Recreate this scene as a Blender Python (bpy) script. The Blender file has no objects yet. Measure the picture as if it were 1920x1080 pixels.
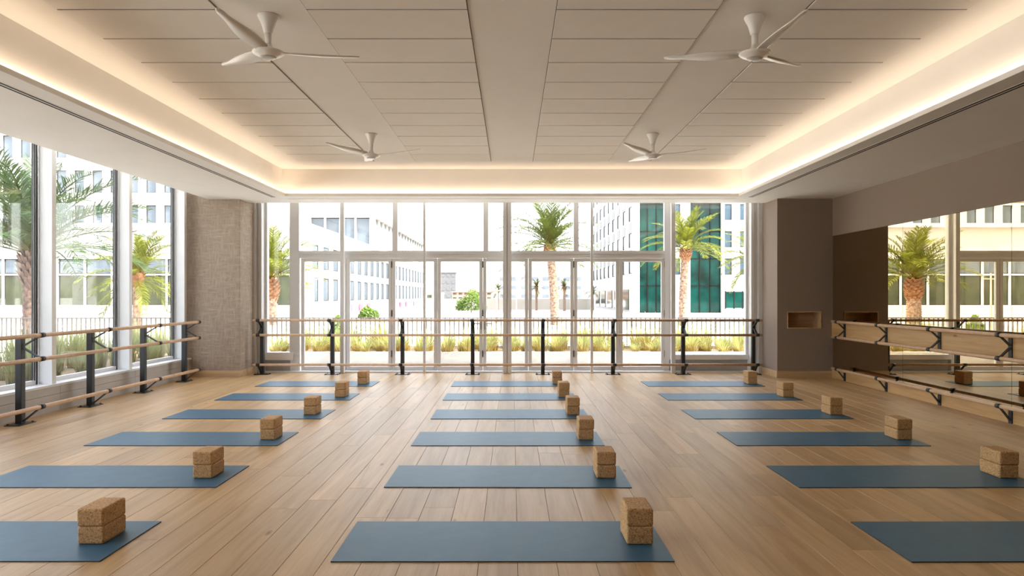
import bpy, math, random
from mathutils import Vector, Matrix
random.seed(7)
S = bpy.context.scene
R = math.radians

# ------------------------------------------------------------------ camera
cam_d = bpy.data.cameras.new('camera')
cam = bpy.data.objects.new('camera', cam_d)
S.collection.objects.link(cam)
cam.location = (0, 0, 1.4)
cam.rotation_euler = (R(90), 0, 0)
cam_d.sensor_width = 36
cam_d.lens = 24
cam_d.shift_y = 15 / 1920
cam_d.clip_end = 2000
S.camera = cam

# ------------------------------------------------------------------ world, sun, exposure
world = bpy.data.worlds.new('world')
S.world = world
world.use_nodes = True
wn = world.node_tree
sky = wn.nodes.new('ShaderNodeTexSky')
sky.sky_type = 'NISHITA'
sky.sun_disc = False
sky.sun_elevation = R(50)
sky.sun_rotation = R(110)
sky.air_density = 1.2
sky.dust_density = 2.5
sky.ozone_density = 1.0
bg = wn.nodes['Background']
bg.inputs['Strength'].default_value = 0.30
hsv = wn.nodes.new('ShaderNodeHueSaturation')
hsv.inputs['Saturation'].default_value = 0.42
wn.links.new(sky.outputs[0], hsv.inputs['Color'])
wn.links.new(hsv.outputs[0], bg.inputs['Color'])

SUN_TO = Vector((0.62, -0.22, 0.75)).normalized()
sun_d = bpy.data.lights.new('sun', 'SUN')
sun_d.energy = 4.0
sun_d.angle = R(0.6)
sun_d.color = (1.0, 0.95, 0.86)
sun = bpy.data.objects.new('sun', sun_d)
S.collection.objects.link(sun)
sun.rotation_euler = SUN_TO.to_track_quat('Z', 'Y').to_euler()

vs = S.view_settings
vs.view_transform = 'Standard'
vs.look = 'None'
vs.exposure = 2.25
vs.gamma = 1.0
vs.use_curve_mapping = False
S.display_settings.display_device = 'sRGB'
S.cycles.max_bounces = 10
S.cycles.diffuse_bounces = 6
S.cycles.glossy_bounces = 5
S.cycles.transparent_max_bounces = 32
S.cycles.caustics_reflective = False
S.cycles.caustics_refractive = False
S.cycles.sample_clamp_indirect = 6.0

# warm light strips hidden in the ceiling cove (the room's own lamps)
COVE = .42   # W per metre
def cove_strip(x, y, length, along_y):
    d = bpy.data.lights.new('cove_light', 'AREA')
    d.shape = 'RECTANGLE'
    d.size = 0.03
    d.size_y = length
    d.energy = COVE * length
    d.color = (1.0, 0.79, 0.58)
    o = bpy.data.objects.new('cove_light', d)
    S.collection.objects.link(o)
    o.location = (x, y, 3.092)
    o.rotation_euler = (math.pi, 0, 0 if along_y else R(90))
    return o
cove_strip(-3.835, 5.1, 12.7, True)
cove_strip(3.835, 5.1, 12.7, True)
cove_strip(0, 11.46, 7.5, False)

# ------------------------------------------------------------------ helpers
class MB:
    def __init__(s):
        s.v = []; s.f = []
    def box(s, x0, x1, y0, y1, z0, z1):
        n = len(s.v)
        s.v += [(x0,y0,z0),(x1,y0,z0),(x1,y1,z0),(x0,y1,z0),(x0,y0,z1),(x1,y0,z1),(x1,y1,z1),(x0,y1,z1)]
        s.f += [(n,n+3,n+2,n+1),(n+4,n+5,n+6,n+7),(n,n+1,n+5,n+4),(n+1,n+2,n+6,n+5),(n+2,n+3,n+7,n+6),(n+3,n,n+4,n+7)]
        return s
    def quad(s, a, b, c, d):
        n = len(s.v); s.v += [tuple(a),tuple(b),tuple(c),tuple(d)]; s.f.append((n,n+1,n+2,n+3)); return s
    def tri(s, a, b, c):
        n = len(s.v); s.v += [tuple(a),tuple(b),tuple(c)]; s.f.append((n,n+1,n+2)); return s
    def bar(s, a, b, w, t, up=(0,0,1)):
        """flat bar from a to b, width w along 'side', thickness t"""
        a = Vector(a); b = Vector(b); d = (b-a).normalized()
        side = Vector(up).normalized()
        side = (side - d*side.dot(d)).normalized()
        nn = d.cross(side)
        n = len(s.v)
        for p in (a, b):
            for i, j in ((-1,-1),(1,-1),(1,1),(-1,1)):
                s.v.append(tuple(p + side*(w/2*i) + nn*(t/2*j)))
        s.f += [(n,n+1,n+2,n+3),(n+4,n+7,n+6,n+5)]
        for k in range(4):
            s.f.append((n+k, n+4+k, n+4+(k+1)%4, n+(k+1)%4))
        return s
    def tube(s, a, b, r, seg=16, r2=None):
        a = Vector(a); b = Vector(b); d = (b-a).normalized()
        u = d.orthogonal().normalized(); w = d.cross(u)
        r2 = r if r2 is None else r2
        n = len(s.v)
        for p, rr in ((a, r), (b, r2)):
            for k in range(seg):
                t = 2*math.pi*k/seg
                s.v.append(tuple(p + u*(rr*math.cos(t)) + w*(rr*math.sin(t))))
        for k in range(seg):
            s.f.append((n+k, n+(k+1)%seg, n+seg+(k+1)%seg, n+seg+k))
        s.f.append(tuple(n+k for k in reversed(range(seg))))
        s.f.append(tuple(n+seg+k for k in range(seg)))
        return s
    def lathe(s, prof, seg=32, c=(0,0,0)):
        n = len(s.v); m = len(prof)
        for r, z in prof:
            for k in range(seg):
                t = 2*math.pi*k/seg
                s.v.append((c[0]+r*math.cos(t), c[1]+r*math.sin(t), c[2]+z))
        for i in range(m-1):
            for k in range(seg):
                s.f.append((n+i*seg+k, n+i*seg+(k+1)%seg, n+(i+1)*seg+(k+1)%seg, n+(i+1)*seg+k))
        s.f.append(tuple(n+k for k in reversed(range(seg))))
        s.f.append(tuple(n+(m-1)*seg+k for k in range(seg)))
        return s
    def mesh(s, name, mat, smooth=False):
        me = bpy.data.meshes.new(name)
        me.from_pydata(s.v, [], s.f)
        me.update()
        if mat: me.materials.append(mat)
        if smooth:
            for p in me.polygons: p.use_smooth = True
        return me
    def build(s, name, mat, parent=None, smooth=False):
        return link(name, s.mesh(name, mat, smooth), parent)

def link(name, me, parent=None, loc=None, rot=None, scale=None):
    o = bpy.data.objects.new(name, me)
    S.collection.objects.link(o)
    if parent: o.parent = parent
    if loc is not None: o.location = loc
    if rot is not None: o.rotation_euler = rot
    if scale is not None: o.scale = scale
    return o

def empty(name, loc=(0,0,0), rotz=0):
    o = link(name, None)
    o.empty_display_size = .1
    o.location = loc; o.rotation_euler = (0,0,rotz)
    return o

def tag(o, label, cat=None, group=None, kind=None):
    o['label'] = label
    if cat: o['category'] = cat
    if group: o['group'] = group
    if kind: o['kind'] = kind
    return o

def struct(o, label, cat=None):
    return tag(o, label, cat, kind='structure')

def bevel(o, w, seg=2):
    m = o.modifiers.new('bevel', 'BEVEL'); m.width = w; m.segments = seg; m.limit_method = 'ANGLE'
    return o

# ------------------------------------------------------------------ materials
def mat(name, col, rough=.5, metal=0, spec=.5):
    m = bpy.data.materials.new(name); m.use_nodes = True
    b = m.node_tree.nodes['Principled BSDF']
    b.inputs['Base Color'].default_value = (*col, 1)
    b.inputs['Roughness'].default_value = rough
    b.inputs['Metallic'].default_value = metal
    b.inputs['Specular IOR Level'].default_value = spec
    return m
def N(m, t, **kw):
    n = m.node_tree.nodes.new(t)
    for k, v in kw.items():
        if k in n.inputs: n.inputs[k].default_value = v
        else: setattr(n, k, v)
    return n
def L(m, a, b): m.node_tree.links.new(a, b)
def P(m): return m.node_tree.nodes['Principled BSDF']
def ramp(m, fac, stops):
    r = N(m, 'ShaderNodeValToRGB')
    e = r.color_ramp.elements
    while len(e) < len(stops): e.new(.5)
    for el, (p, c) in zip(e, stops):
        el.position = p; el.color = (*c, 1)
    L(m, fac, r.inputs[0]); return r.outputs[0]
def bump(m, h, strength, dist):
    b = N(m, 'ShaderNodeBump'); b.inputs['Strength'].default_value = strength; b.inputs['Distance'].default_value = dist
    L(m, h, b.inputs['Height']); L(m, b.outputs[0], P(m).inputs['Normal'])
def noisy(name, c1, c2, scale, rough=.6, bstr=.0, dist=.005, metal=0, spec=.5, detail=4, coords='Object', stretch=None):
    m = mat(name, c1, rough, metal, spec)
    tc = N(m, 'ShaderNodeTexCoord')
    src = tc.outputs[coords]
    if stretch:
        mp = N(m, 'ShaderNodeMapping'); mp.inputs['Scale'].default_value = stretch
        L(m, src, mp.inputs[0]); src = mp.outputs[0]
    n = N(m, 'ShaderNodeTexNoise'); n.inputs['Scale'].default_value = scale; n.inputs['Detail'].default_value = detail
    L(m, src, n.inputs['Vector'])
    L(m, ramp(m, n.outputs['Fac'], [(.3, c1), (.7, c2)]), P(m).inputs['Base Color'])
    if bstr: bump(m, n.outputs['Fac'], bstr, dist)
    return m

def wood_mat(name, cols, grain_axis, rough=.38, tint=.22, spec=.5, use_rand=True, knots=True):
    """oak: streaks along grain_axis (0 x, 1 y, 2 z); every object / island gets its own tone"""
    m = mat(name, cols[1], rough, 0, spec)
    geo = N(m, 'ShaderNodeNewGeometry'); oi = N(m, 'ShaderNodeObjectInfo')
    add = N(m, 'ShaderNodeMath', operation='ADD'); L(m, oi.outputs['Random'], add.inputs[0]); L(m, geo.outputs['Random Per Island'], add.inputs[1])
    fr = N(m, 'ShaderNodeMath', operation='FRACT'); L(m, add.outputs[0], fr.inputs[0])
    sh = N(m, 'ShaderNodeMath', operation='MULTIPLY'); sh.inputs[1].default_value = 37.0; L(m, fr.outputs[0], sh.inputs[0])
    va = N(m, 'ShaderNodeVectorMath', operation='ADD'); L(m, geo.outputs['Position'], va.inputs[0]); L(m, sh.outputs[0], va.inputs[1])
    sc = [8.0, 8.0, 8.0]; sc[grain_axis] = .55
    mp = N(m, 'ShaderNodeMapping'); mp.inputs['Scale'].default_value = sc; L(m, va.outputs[0], mp.inputs[0])
    n1 = N(m, 'ShaderNodeTexNoise'); n1.inputs['Scale'].default_value = 1.6; n1.inputs['Detail'].default_value = 6; n1.inputs['Distortion'].default_value = .8
    L(m, mp.outputs[0], n1.inputs['Vector'])
    sc2 = [90.0]*3; sc2[grain_axis] = 3.0
    mp2 = N(m, 'ShaderNodeMapping'); mp2.inputs['Scale'].default_value = sc2; L(m, va.outputs[0], mp2.inputs[0])
    n2 = N(m, 'ShaderNodeTexNoise'); n2.inputs['Scale'].default_value = 1.0; n2.inputs['Detail'].default_value = 3
    L(m, mp2.outputs[0], n2.inputs['Vector'])
    c = ramp(m, n1.outputs['Fac'], [(.28, cols[0]), (.5, cols[1]), (.75, cols[2])])
    mix = N(m, 'ShaderNodeMix', data_type='RGBA', blend_type='MULTIPLY'); mix.inputs[0].default_value = .25
    L(m, c, mix.inputs[6]); L(m, ramp(m, n2.outputs['Fac'], [(.35, (.72,.68,.62)), (.6, (1,1,1))]), mix.inputs[7])
    out = mix.outputs[2]
    if knots:
        sck = [4.2, 4.2, 4.2]; sck[grain_axis] = 1.5
        mp3 = N(m, 'ShaderNodeMapping'); mp3.inputs['Scale'].default_value = sck; L(m, va.outputs[0], mp3.inputs[0])
        vo = N(m, 'ShaderNodeTexVoronoi'); vo.inputs['Scale'].default_value = 1.0; vo.inputs['Randomness'].default_value = 1.0
        L(m, mp3.outputs[0], vo.inputs['Vector'])
        k = N(m, 'ShaderNodeMix', data_type='RGBA', blend_type='MULTIPLY'); k.inputs[0].default_value = .8
        L(m, out, k.inputs[6]); L(m, ramp(m, vo.outputs['Distance'], [(.02, (.28,.2,.14)), (.085, (1,1,1))]), k.inputs[7])
        out = k.outputs[2]
    hs = N(m, 'ShaderNodeHueSaturation')
    mr = N(m, 'ShaderNodeMapRange'); mr.inputs['To Min'].default_value = 1-tint; mr.inputs['To Max'].default_value = 1+tint
    L(m, fr.outputs[0], mr.inputs[0]); L(m, mr.outputs[0], hs.inputs['Value'])
    L(m, out, hs.inputs['Color']); L(m, hs.outputs[0], P(m).inputs['Base Color'])
    bump(m, n2.outputs['Fac'], .12, .001)
    return m

M = {}
M['floor'] = wood_mat('oak_floor', [(.44,.265,.115), (.53,.338,.158), (.60,.40,.205)], 1, rough=.40, tint=.14, spec=.35)
M['floor_base'] = mat('floor_gap', (.14,.085,.045), .8)
M['base_wood_x'] = wood_mat('oak_skirting', [(.46,.30,.16), (.56,.38,.21), (.64,.45,.27)], 0, rough=.5, tint=.05, knots=False)
M['rail_wood'] = noisy('beech_rail', (.55,.34,.19), (.68,.45,.28), 14, rough=.4, detail=3, stretch=(1,1,1))
M['ply'] = wood_mat('plywood', [(.44,.25,.10), (.53,.325,.14), (.58,.375,.18)], 1, rough=.45, tint=.07)
M['niche'] = wood_mat('niche_oak', [(.42,.26,.14), (.52,.34,.2), (.58,.4,.25)], 0, rough=.5, tint=.03, knots=False)
M['white'] = noisy('ceiling_white', (.80,.77,.73), (.82,.79,.75), 3, rough=.8, spec=.2)
M['panel'] = noisy('ceiling_panel_white', (.78,.74,.69), (.80,.76,.71), 5, rough=.75, spec=.25)
M['soffit'] = noisy('soffit_white', (.80,.785,.765), (.82,.805,.785), 3, rough=.8, spec=.2)
M['taupe'] = noisy('taupe_wall', (.265,.205,.165), (.29,.225,.182), 60, rough=.8, spec=.25, bstr=.15, dist=.002)
M['alu'] = noisy('light_grey_aluminium', (.66,.65,.645), (.70,.69,.685), 4, rough=.4, spec=.5)
M['alu_white'] = noisy('white_aluminium', (.76,.76,.76), (.80,.80,.80), 4, rough=.4, spec=.5)
M['gasket'] = mat('dark_gasket', (.03,.03,.032), .5)
M['grey_panel'] = noisy('grey_spandrel', (.40,.39,.375), (.44,.43,.41), 5, rough=.5)
M['cladding'] = noisy('grey_beige_cladding', (.47,.44,.41), (.51,.48,.45), 6, rough=.55)
M['black'] = noisy('black_powder_coat', (.018,.019,.021), (.026,.027,.03), 80, rough=.45)
M['recess'] = mat('recess_brown', (.10,.08,.065), .8)
M['slot'] = mat('slot_black', (.006,.006,.006), .9)
M['fan'] = mat('fan_white', (.80,.78,.75), .35)
M['fan_cap'] = mat('fan_cap_grey', (.55,.53,.5), .4)
M['mat'] = noisy('blue_rubber_mat', (.036,.112,.186), (.046,.136,.220), 7, rough=.45, bstr=.25, dist=.006, spec=.4, detail=3)
M['mat_edge'] = mat('dark_mat_edge', (.018,.03,.045), .7)

# cork
m = M['cork'] = mat('cork', (.45,.26,.12), .75, spec=.25)
tc = N(m, 'ShaderNodeTexCoord'); oi = N(m, 'ShaderNodeObjectInfo')
va = N(m, 'ShaderNodeVectorMath', operation='ADD'); L(m, tc.outputs['Object'], va.inputs[0]); L(m, oi.outputs['Random'], va.inputs[1])
vo = N(m, 'ShaderNodeTexVoronoi'); vo.inputs['Scale'].default_value = 210; L(m, va.outputs[0], vo.inputs['Vector'])
no = N(m, 'ShaderNodeTexNoise'); no.inputs['Scale'].default_value = 100; no.inputs['Detail'].default_value = 4; L(m, va.outputs[0], no.inputs['Vector'])
c1 = ramp(m, vo.outputs['Color'], [(.1,(.40,.215,.085)), (.45,(.56,.33,.15)), (.9,(.66,.43,.22))])
mx = N(m, 'ShaderNodeMix', data_type='RGBA', blend_type='MULTIPLY'); mx.inputs[0].default_value = .8
L(m, c1, mx.inputs[6]); L(m, ramp(m, no.outputs['Fac'], [(.36,(.55,.47,.40)), (.5,(1,1,1))]), mx.inputs[7])
L(m, mx.outputs[2], P(m).inputs['Base Color']); bump(m, no.outputs['Fac'], .35, .003)

# woven / trowelled column covering
m = M['woven'] = mat('woven_taupe', (.36,.29,.235), .75, spec=.3)
tc = N(m, 'ShaderNodeTexCoord')
mpa = N(m, 'ShaderNodeMapping'); mpa.inputs['Scale'].default_value = (34, 34, 5); L(m, tc.outputs['Object'], mpa.inputs[0])
mpb = N(m, 'ShaderNodeMapping'); mpb.inputs['Scale'].default_value = (5, 5, 40); L(m, tc.outputs['Object'], mpb.inputs[0])
na = N(m, 'ShaderNodeTexNoise'); na.inputs['Scale'].default_value = 1; na.inputs['Detail'].default_value = 3; na.inputs['Distortion'].default_value = .7; L(m, mpa.outputs[0], na.inputs['Vector'])
nb = N(m, 'ShaderNodeTexNoise'); nb.inputs['Scale'].default_value = 1; nb.inputs['Detail'].default_value = 3; nb.inputs['Distortion'].default_value = .7; L(m, mpb.outputs[0], nb.inputs['Vector'])
mxn = N(m, 'ShaderNodeMath', operation='MAXIMUM'); L(m, na.outputs['Fac'], mxn.inputs[0]); L(m, nb.outputs['Fac'], mxn.inputs[1])
L(m, ramp(m, mxn.outputs[0], [(.42,(.29,.225,.17)), (.72,(.43,.34,.265))]), P(m).inputs['Base Color'])
bump(m, mxn.outputs[0], .5, .012)

# glass: thin clear pane with fresnel reflection
def glass(name, tint, refl=1.0):
    m = bpy.data.materials.new(name); m.use_nodes = True
    nt = m.node_tree; nt.nodes.clear()
    out = nt.nodes.new('ShaderNodeOutputMaterial')
    tr = nt.nodes.new('ShaderNodeBsdfTransparent'); tr.inputs[0].default_value = (*tint, 1)
    gl = nt.nodes.new('ShaderNodeBsdfGlossy'); gl.inputs['Roughness'].default_value = .0
    gl.inputs[0].default_value = (refl, refl, refl, 1)
    lw = nt.nodes.new('ShaderNodeLayerWeight'); lw.inputs[0].default_value = .5
    pw = nt.nodes.new('ShaderNodeMath'); pw.operation = 'POWER'; pw.inputs[1].default_value = 5.0
    fr = nt.nodes.new('ShaderNodeMath'); fr.operation = 'MULTIPLY_ADD'; fr.inputs[1].default_value = .9; fr.inputs[2].default_value = .04
    nt.links.new(lw.outputs['Facing'], pw.inputs[0]); nt.links.new(pw.outputs[0], fr.inputs[0])
    mx = nt.nodes.new('ShaderNodeMixShader')
    nt.links.new(fr.outputs[0], mx.inputs[0]); nt.links.new(tr.outputs[0], mx.inputs[1]); nt.links.new(gl.outputs[0], mx.inputs[2])
    nt.links.new(mx.outputs[0], out.inputs[0])
    return m
M['glass'] = glass('clear_glass', (.97,.975,.97))
M['mirror'] = mat('bronze_mirror', (.60,.50,.34), .0, 1.0)
# outside
M['paving'] = noisy('pale_paving', (.60,.585,.56), (.66,.645,.62), 2, rough=.8)
M['ground'] = noisy('pale_ground', (.52,.49,.44), (.60,.57,.52), .15, rough=.9, coords='Object')
M['concrete'] = noisy('planter_concrete', (.42,.40,.375), (.48,.455,.43), 3, rough=.8)
M['soil'] = noisy('mulch', (.16,.11,.06), (.30,.22,.12), 25, rough=.95)
M['render_white'] = noisy('white_render', (.42,.405,.39), (.46,.445,.43), .5, rough=.8)
M['render_cream'] = noisy('cream_render', (.34,.30,.25), (.38,.34,.29), .5, rough=.8)
M['spandrel'] = mat('grey_spandrel_panel', (.17,.165,.165), .6)
M['win_blue'] = noisy('blue_window_glass', (.025,.055,.085), (.04,.08,.115), .6, rough=.08, spec=.4)
M['win_teal'] = noisy('teal_curtain_glass', (.0002,.006,.005), (.002,.05,.04), .45, rough=.04, spec=.16)
M['win_grey'] = noisy('pale_window_glass', (.085,.105,.13), (.12,.145,.17), .6, rough=.08, spec=.4)
M['win_side'] = noisy('matt_blue_glass', (.05,.062,.075), (.085,.10,.115), .6, rough=.6, spec=.0)
M['win_dark'] = noisy('green_grey_glass', (.015,.022,.012), (.07,.075,.04), .4, rough=.08, spec=.4)
M['dark_mullion'] = mat('dark_mullion', (.012,.010,.009), .9, spec=.1)
M['rail_metal'] = mat('railing_grey', (.07,.06,.055), .5)
M['pink'] = mat('pink_banner', (.30,.05,.10), .7)
M['far_grey'] = mat('far_tower_grey', (.10,.10,.105), .8)
M['far_pink'] = mat('far_pink_render', (.26,.15,.13), .8)
M['pole'] = mat('pole_brown', (.34,.26,.21), .6)

def leaf_mat(name, base, tip, gen_lo=0, gen_hi=1, axis='Z', trans=.35):
    m = mat(name, base, .5, spec=.3)
    tc = N(m, 'ShaderNodeTexCoord'); sp = N(m, 'ShaderNodeSeparateXYZ'); L(m, tc.outputs['Generated'], sp.inputs[0])
    col = ramp(m, sp.outputs[axis], [(gen_lo, base), (gen_hi, tip)])
    geo = N(m, 'ShaderNodeNewGeometry'); hs = N(m, 'ShaderNodeHueSaturation')
    mr = N(m, 'ShaderNodeMapRange'); mr.inputs['To Min'].default_value = .7; mr.inputs['To Max'].default_value = 1.3
    L(m, geo.outputs['Random Per Island'], mr.inputs[0]); L(m, mr.outputs[0], hs.inputs['Value']); L(m, col, hs.inputs['Color'])
    L(m, hs.outputs[0], P(m).inputs['Base Color'])
    nt = m.node_tree
    tl = nt.nodes.new('ShaderNodeBsdfTranslucent'); L(m, hs.outputs[0], tl.inputs[0])
    mx = nt.nodes.new('ShaderNodeMixShader'); mx.inputs[0].default_value = trans
    out = nt.nodes['Material Output']
    L(m, P(m).outputs[0], mx.inputs[1]); L(m, tl.outputs[0], mx.inputs[2]); L(m, mx.outputs[0], out.inputs[0])
    return m
M['frond'] = leaf_mat('palm_frond', (.16,.12,.015), (.060,.080,.009), .02, .22, 'X')
M['frond_dark'] = leaf_mat('palm_frond_green', (.13,.11,.025), (.028,.055,.012), .02, .3, 'X')
M['frond_yellow'] = leaf_mat('palm_frond_yellow', (.22,.15,.015), (.12,.135,.010), .02, .25, 'X')
M['grass_straw'] = leaf_mat('grass_straw_green', (.46,.31,.10), (.28,.30,.10), .05, .5, 'Z')
M['grass_green'] = leaf_mat('grass_green', (.30,.26,.11), (.27,.29,.13), .05, .5, 'Z')
M['bush'] = leaf_mat('bush_leaf', (.05,.09,.01), (.10,.17,.015), .1, .9, 'Z')
M['agave'] = leaf_mat('pale_spiky_leaf', (.45,.40,.30), (.62,.56,.45), .1, .9, 'Z')
M['trunk'] = noisy('palm_trunk', (.09,.045,.028), (.30,.21,.15), 7, rough=.9, bstr=.4, dist=.03)
M['trunk_dark'] = noisy('palm_trunk_dark', (.04,.022,.016), (.15,.095,.07), 9, rough=.9, bstr=.4, dist=.03)
M['boot'] = noisy('palm_boot', (.10,.035,.014), (.27,.13,.055), 6, rough=.9)
M['car'] = mat('dark_car_paint', (.02,.02,.024), .25)
M['tyre'] = mat('tyre', (.012,.012,.012), .8)

# ------------------------------------------------------------------ room dimensions
XL, XR = -5.55, 5.50          # wall faces
YB, YF = 12.60, -1.50         # back glass sill line, wall behind the camera
ZS, ZC = 3.07, 3.54           # soffit, upper ceiling
XG = -5.76                    # left glass plane
CX = 3.79                     # inner edge of soffit
CY = 11.42
ROOF = 3.95

# ---------- floor: base slab with individual oak planks
floor = struct(MB().box(-5.86, 5.7, YF, 12.75, -.20, -.016).build('floor', M['floor_base']), 'wide-plank pale oak floor of the studio', 'floor')
PITCH = .205; GAP = .0018
planks = []
k0 = int(math.floor((XL-.03)/PITCH)); k1 = int(math.ceil((XR-.03)/PITCH))
rp = random.Random(21)
for k in range(k0, k1):
    x0 = max(.03+k*PITCH, XL); x1 = min(.03+(k+1)*PITCH, XR)
    if x1-x0 < .02: continue
    y = YF - rp.uniform(0, 2.0)
    while y < YB:
        ln = rp.choice((1.6, 1.9, 2.2, 2.2, 2.2))
        a = max(y, YF); b = min(y+ln, YB)
        if b-a > .02:
            planks.append((x0+GAP/2, x1-GAP/2, a+GAP/2, b-GAP/2))
        y += ln
def plank_score(p):
    x0, x1, a, b = p
    a = max(a, 3.35)
    if b <= a: return 0
    yc = (a+b)/2; xc = (x0+x1)/2
    if abs(xc)/yc > .78: return 0
    return (x1-x0)/yc*(1.4/a-1.4/b)
planks.sort(key=plank_score, reverse=True)
def plank_geo(mb, x0, x1, a, b):
    c = .0012; n = len(mb.v)
    mb.v += [(x0,a,-.016),(x1,a,-.016),(x1,b,-.016),(x0,b,-.016),(x0,a,-c),(x1,a,-c),(x1,b,-c),(x0,b,-c),
             (x0+c,a+c,0),(x1-c,a+c,0),(x1-c,b-c,0),(x0+c,b-c,0)]
    for q in (0, 4):
        for j in range(4):
            i2 = (j+1) % 4
            mb.f.append((n+q+j, n+q+i2, n+q+4+i2, n+q+4+j))
    mb.f.append((n+8,n+9,n+10,n+11))
rest = MB()
for i, p in enumerate(planks):
    if i < 298 and plank_score(p) > 0:
        mb = MB(); plank_geo(mb, *p); mb.build('plank', M['floor'], floor)
    else:
        plank_geo(rest, *p)
o = rest.build('plank_field', M['floor'], floor); o['kind'] = 'stuff'

# ---------- ceiling
ceiling = struct(MB().box(-6.0, 5.8, YF-.2, 12.85, ZC, ROOF).build('ceiling', M['white']), 'raised white ceiling with rows of narrow rectangular panels', 'ceiling')
sw = MB()
sw.box(-5.25, -CX-.0125, YF, 12.25, ZS, ZS+.012)
sw.box(CX+.0125, XR, YF, 12.25, ZS, ZS+.012)
sw.box(-CX-.012, CX+.012, CY+.0125, 12.25, ZS, ZS+.012)
sw.build('soffit', M['soffit'], ceiling)
# fascia of blind pockets (hidden vertical faces) and cove walls
fw = MB()
fw.box(-5.25, -5.235, YF, 12.25, ZS+.012, ZC); fw.box(-5.25, XR, 12.235, 12.25, ZS+.012, ZC)
fw.build('pocket_fascia', M['soffit'], ceiling)
cw = MB()
g = .085
cw.box(-CX-g-.02, -CX-g, YF, CY+g+.02, ZS+.012, ZC); cw.box(CX+g, CX+g+.02, YF, CY+g+.02, ZS+.012, ZC)
cw.box(-CX-g, CX+g, CY+g, CY+g+.02, ZS+.012, ZC)
cw.build('cove_wall', M['white'], ceiling)
lp = MB()
lp.box(-CX-.012, -CX, YF, CY+.012, ZS, ZS+.045); lp.box(CX, CX+.012, YF, CY+.012, ZS, ZS+.045); lp.box(-CX+.0002, CX-.0002, CY, CY+.012, ZS, ZS+.045)
lp.build('cove_lip', M['soffit'], ceiling)
# panels
PW, PD = 1.2, .575
pm = MB().box(-PW/2+.003, PW/2-.003, -PD/2+.011, PD/2-.011, -.006, .03).mesh('ceiling_panel', M['panel'])
for xc in (-2.79, -.93, .93, 2.79):
    y = 10.83 - PD/2
    while y > YF+.3:
        o = link('ceiling_panel', pm, ceiling, (xc, y, ZC-.004)); bevel(o, .0015, 1)
        y -= PD
    MB().box(xc-PW/2-.003, xc+PW/2+.003, YF+.2, 10.836, ZC-.003, ZC+.01).build('panel_recess', M['recess'], ceiling)

# ---------- slot diffusers in soffit
def diffuser(x, y0, y1, label):
    r = empty('slot_diffuser', (x, y0, ZS))
    for dx in (-.021, .021):
        MB().box(dx-.013, dx+.013, 0, y1-y0, -.0015, .006).build('slot', M['slot'], r)
    MB().box(-.008, .008, 0, y1-y0, -.0017, .006).build('divider_bar', M['soffit'], r)
    fr = MB().box(-.041, -.034, 0, y1-y0, -.0017, .006); fr.box(.034, .041, 0, y1-y0, -.0017, .006)
    fr.build('frame', M['soffit'], r)
    tag(r, label, 'air vent', 'linear slot diffusers')
diffuser(-4.03, YF+.2, 11.55, 'long black double-slot air diffuser in the left soffit above the window wall')
diffuser(4.03, YF+.2, 11.55, 'long black double-slot air diffuser in the right soffit above the mirror wall')
r = empty('slot_diffuser', (0, 11.72, ZS))
MB().box(-3.84, 3.84, -.012, .012, -.0015, .006).build('slot', M['grey_panel'], r)
fr = MB().box(-3.85, 3.85, -.022, -.012, -.003, .006); fr.box(-3.85, 3.85, .012, .022, -.003, .006); fr.build('frame', M['soffit'], r)
tag(r, 'thin grey slot diffuser in the soffit above the back doors', 'air vent', 'linear slot diffusers')

# ---------- shell walls
struct(MB().box(-6.0, 5.9, YF-.2, YF, -.2, ROOF).build('wall_front', M['taupe']), 'plain taupe wall behind the viewpoint', 'wall')
wall_r = struct(MB().box(XR+.012, XR+.25, YF, 12.75, -.2, ROOF).box(XR, XR+.012, YF, 11.72, 2.43, ZC).build('wall_right', M['taupe']),
                'taupe wall above the long bronze mirror', 'wall')
# corner piers outside columns
wl = MB().box(-5.86, XL-.02, YF, 12.75, -.2, .30)
wall_l = struct(wl.build('wall_left', M['cladding']), 'low grey-beige panelled wall under the side windows', 'wall')
MULL = [11.64-1.67*i for i in range(8)]
edges = [12.2] + MULL + [YF]
for a, b in zip(edges[1:], edges[:-1]):
    a2 = a + .09; b2 = b + .09 if b < 12 else b
    for z0, z1 in ((0.0, .205), (.209, .305)):
        MB().box(XL-.02, XL, a2+.002, b2-.002, z0, z1).build('cladding_panel', M['cladding'], wall_l)
MB().box(-5.80, XL+.012, YF, 11.8, .306, .332).build('sill', M['alu_white'], wall_l)

# left windows: one per bay, with mullions between
n_win = 1; n_trim = 1
def left_window(y0, y1, n):
    r = empty('window_%d' % n, (XG, (y0+y1)/2, .332))
    r['kind'] = 'structure'
    h = 3.45-.332; d = (y1-y0)/2
    fr = MB()
    fr.box(-.024, .024, -d, -d+.035, 0, h); fr.box(-.024, .024, d-.035, d, 0, h)
    fr.box(-.024, .024, -d+.035, d-.035, 0, .05); fr.box(-.024, .024, -d+.035, d-.035, h-.05, h)
    fr.build('window_frame', M['alu_white'], r)
    gk = MB()
    for s in (-1, 1):
        gk.box(.024, .029, s*(d-.0175)-.012, s*(d-.0175)+.012, 0, h)
        gk.box(.008, .0185, s*(d-.041)-.006, s*(d-.041)+.006, .05, h-.05)
        gk.box(-.0185, -.008, s*(d-.041)-.006, s*(d-.041)+.006, .05, h-.05)
    gk.build('gasket', M['gasket'], r)
    MB().box(-.004, .004, -d+.05, d-.05, .05, h-.05).build('pane', M['glass'], r)
    return r
ords = ['hidden strip of side window behind the left column', 'narrow side window next to the left column', 'second side window from the left column', 'third side window from the left column',
        'side window at the left edge of the picture', 'side window beyond the left edge', 'side window beside the viewpoint', 'side window behind the viewpoint', 'last side window behind the viewpoint']
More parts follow.
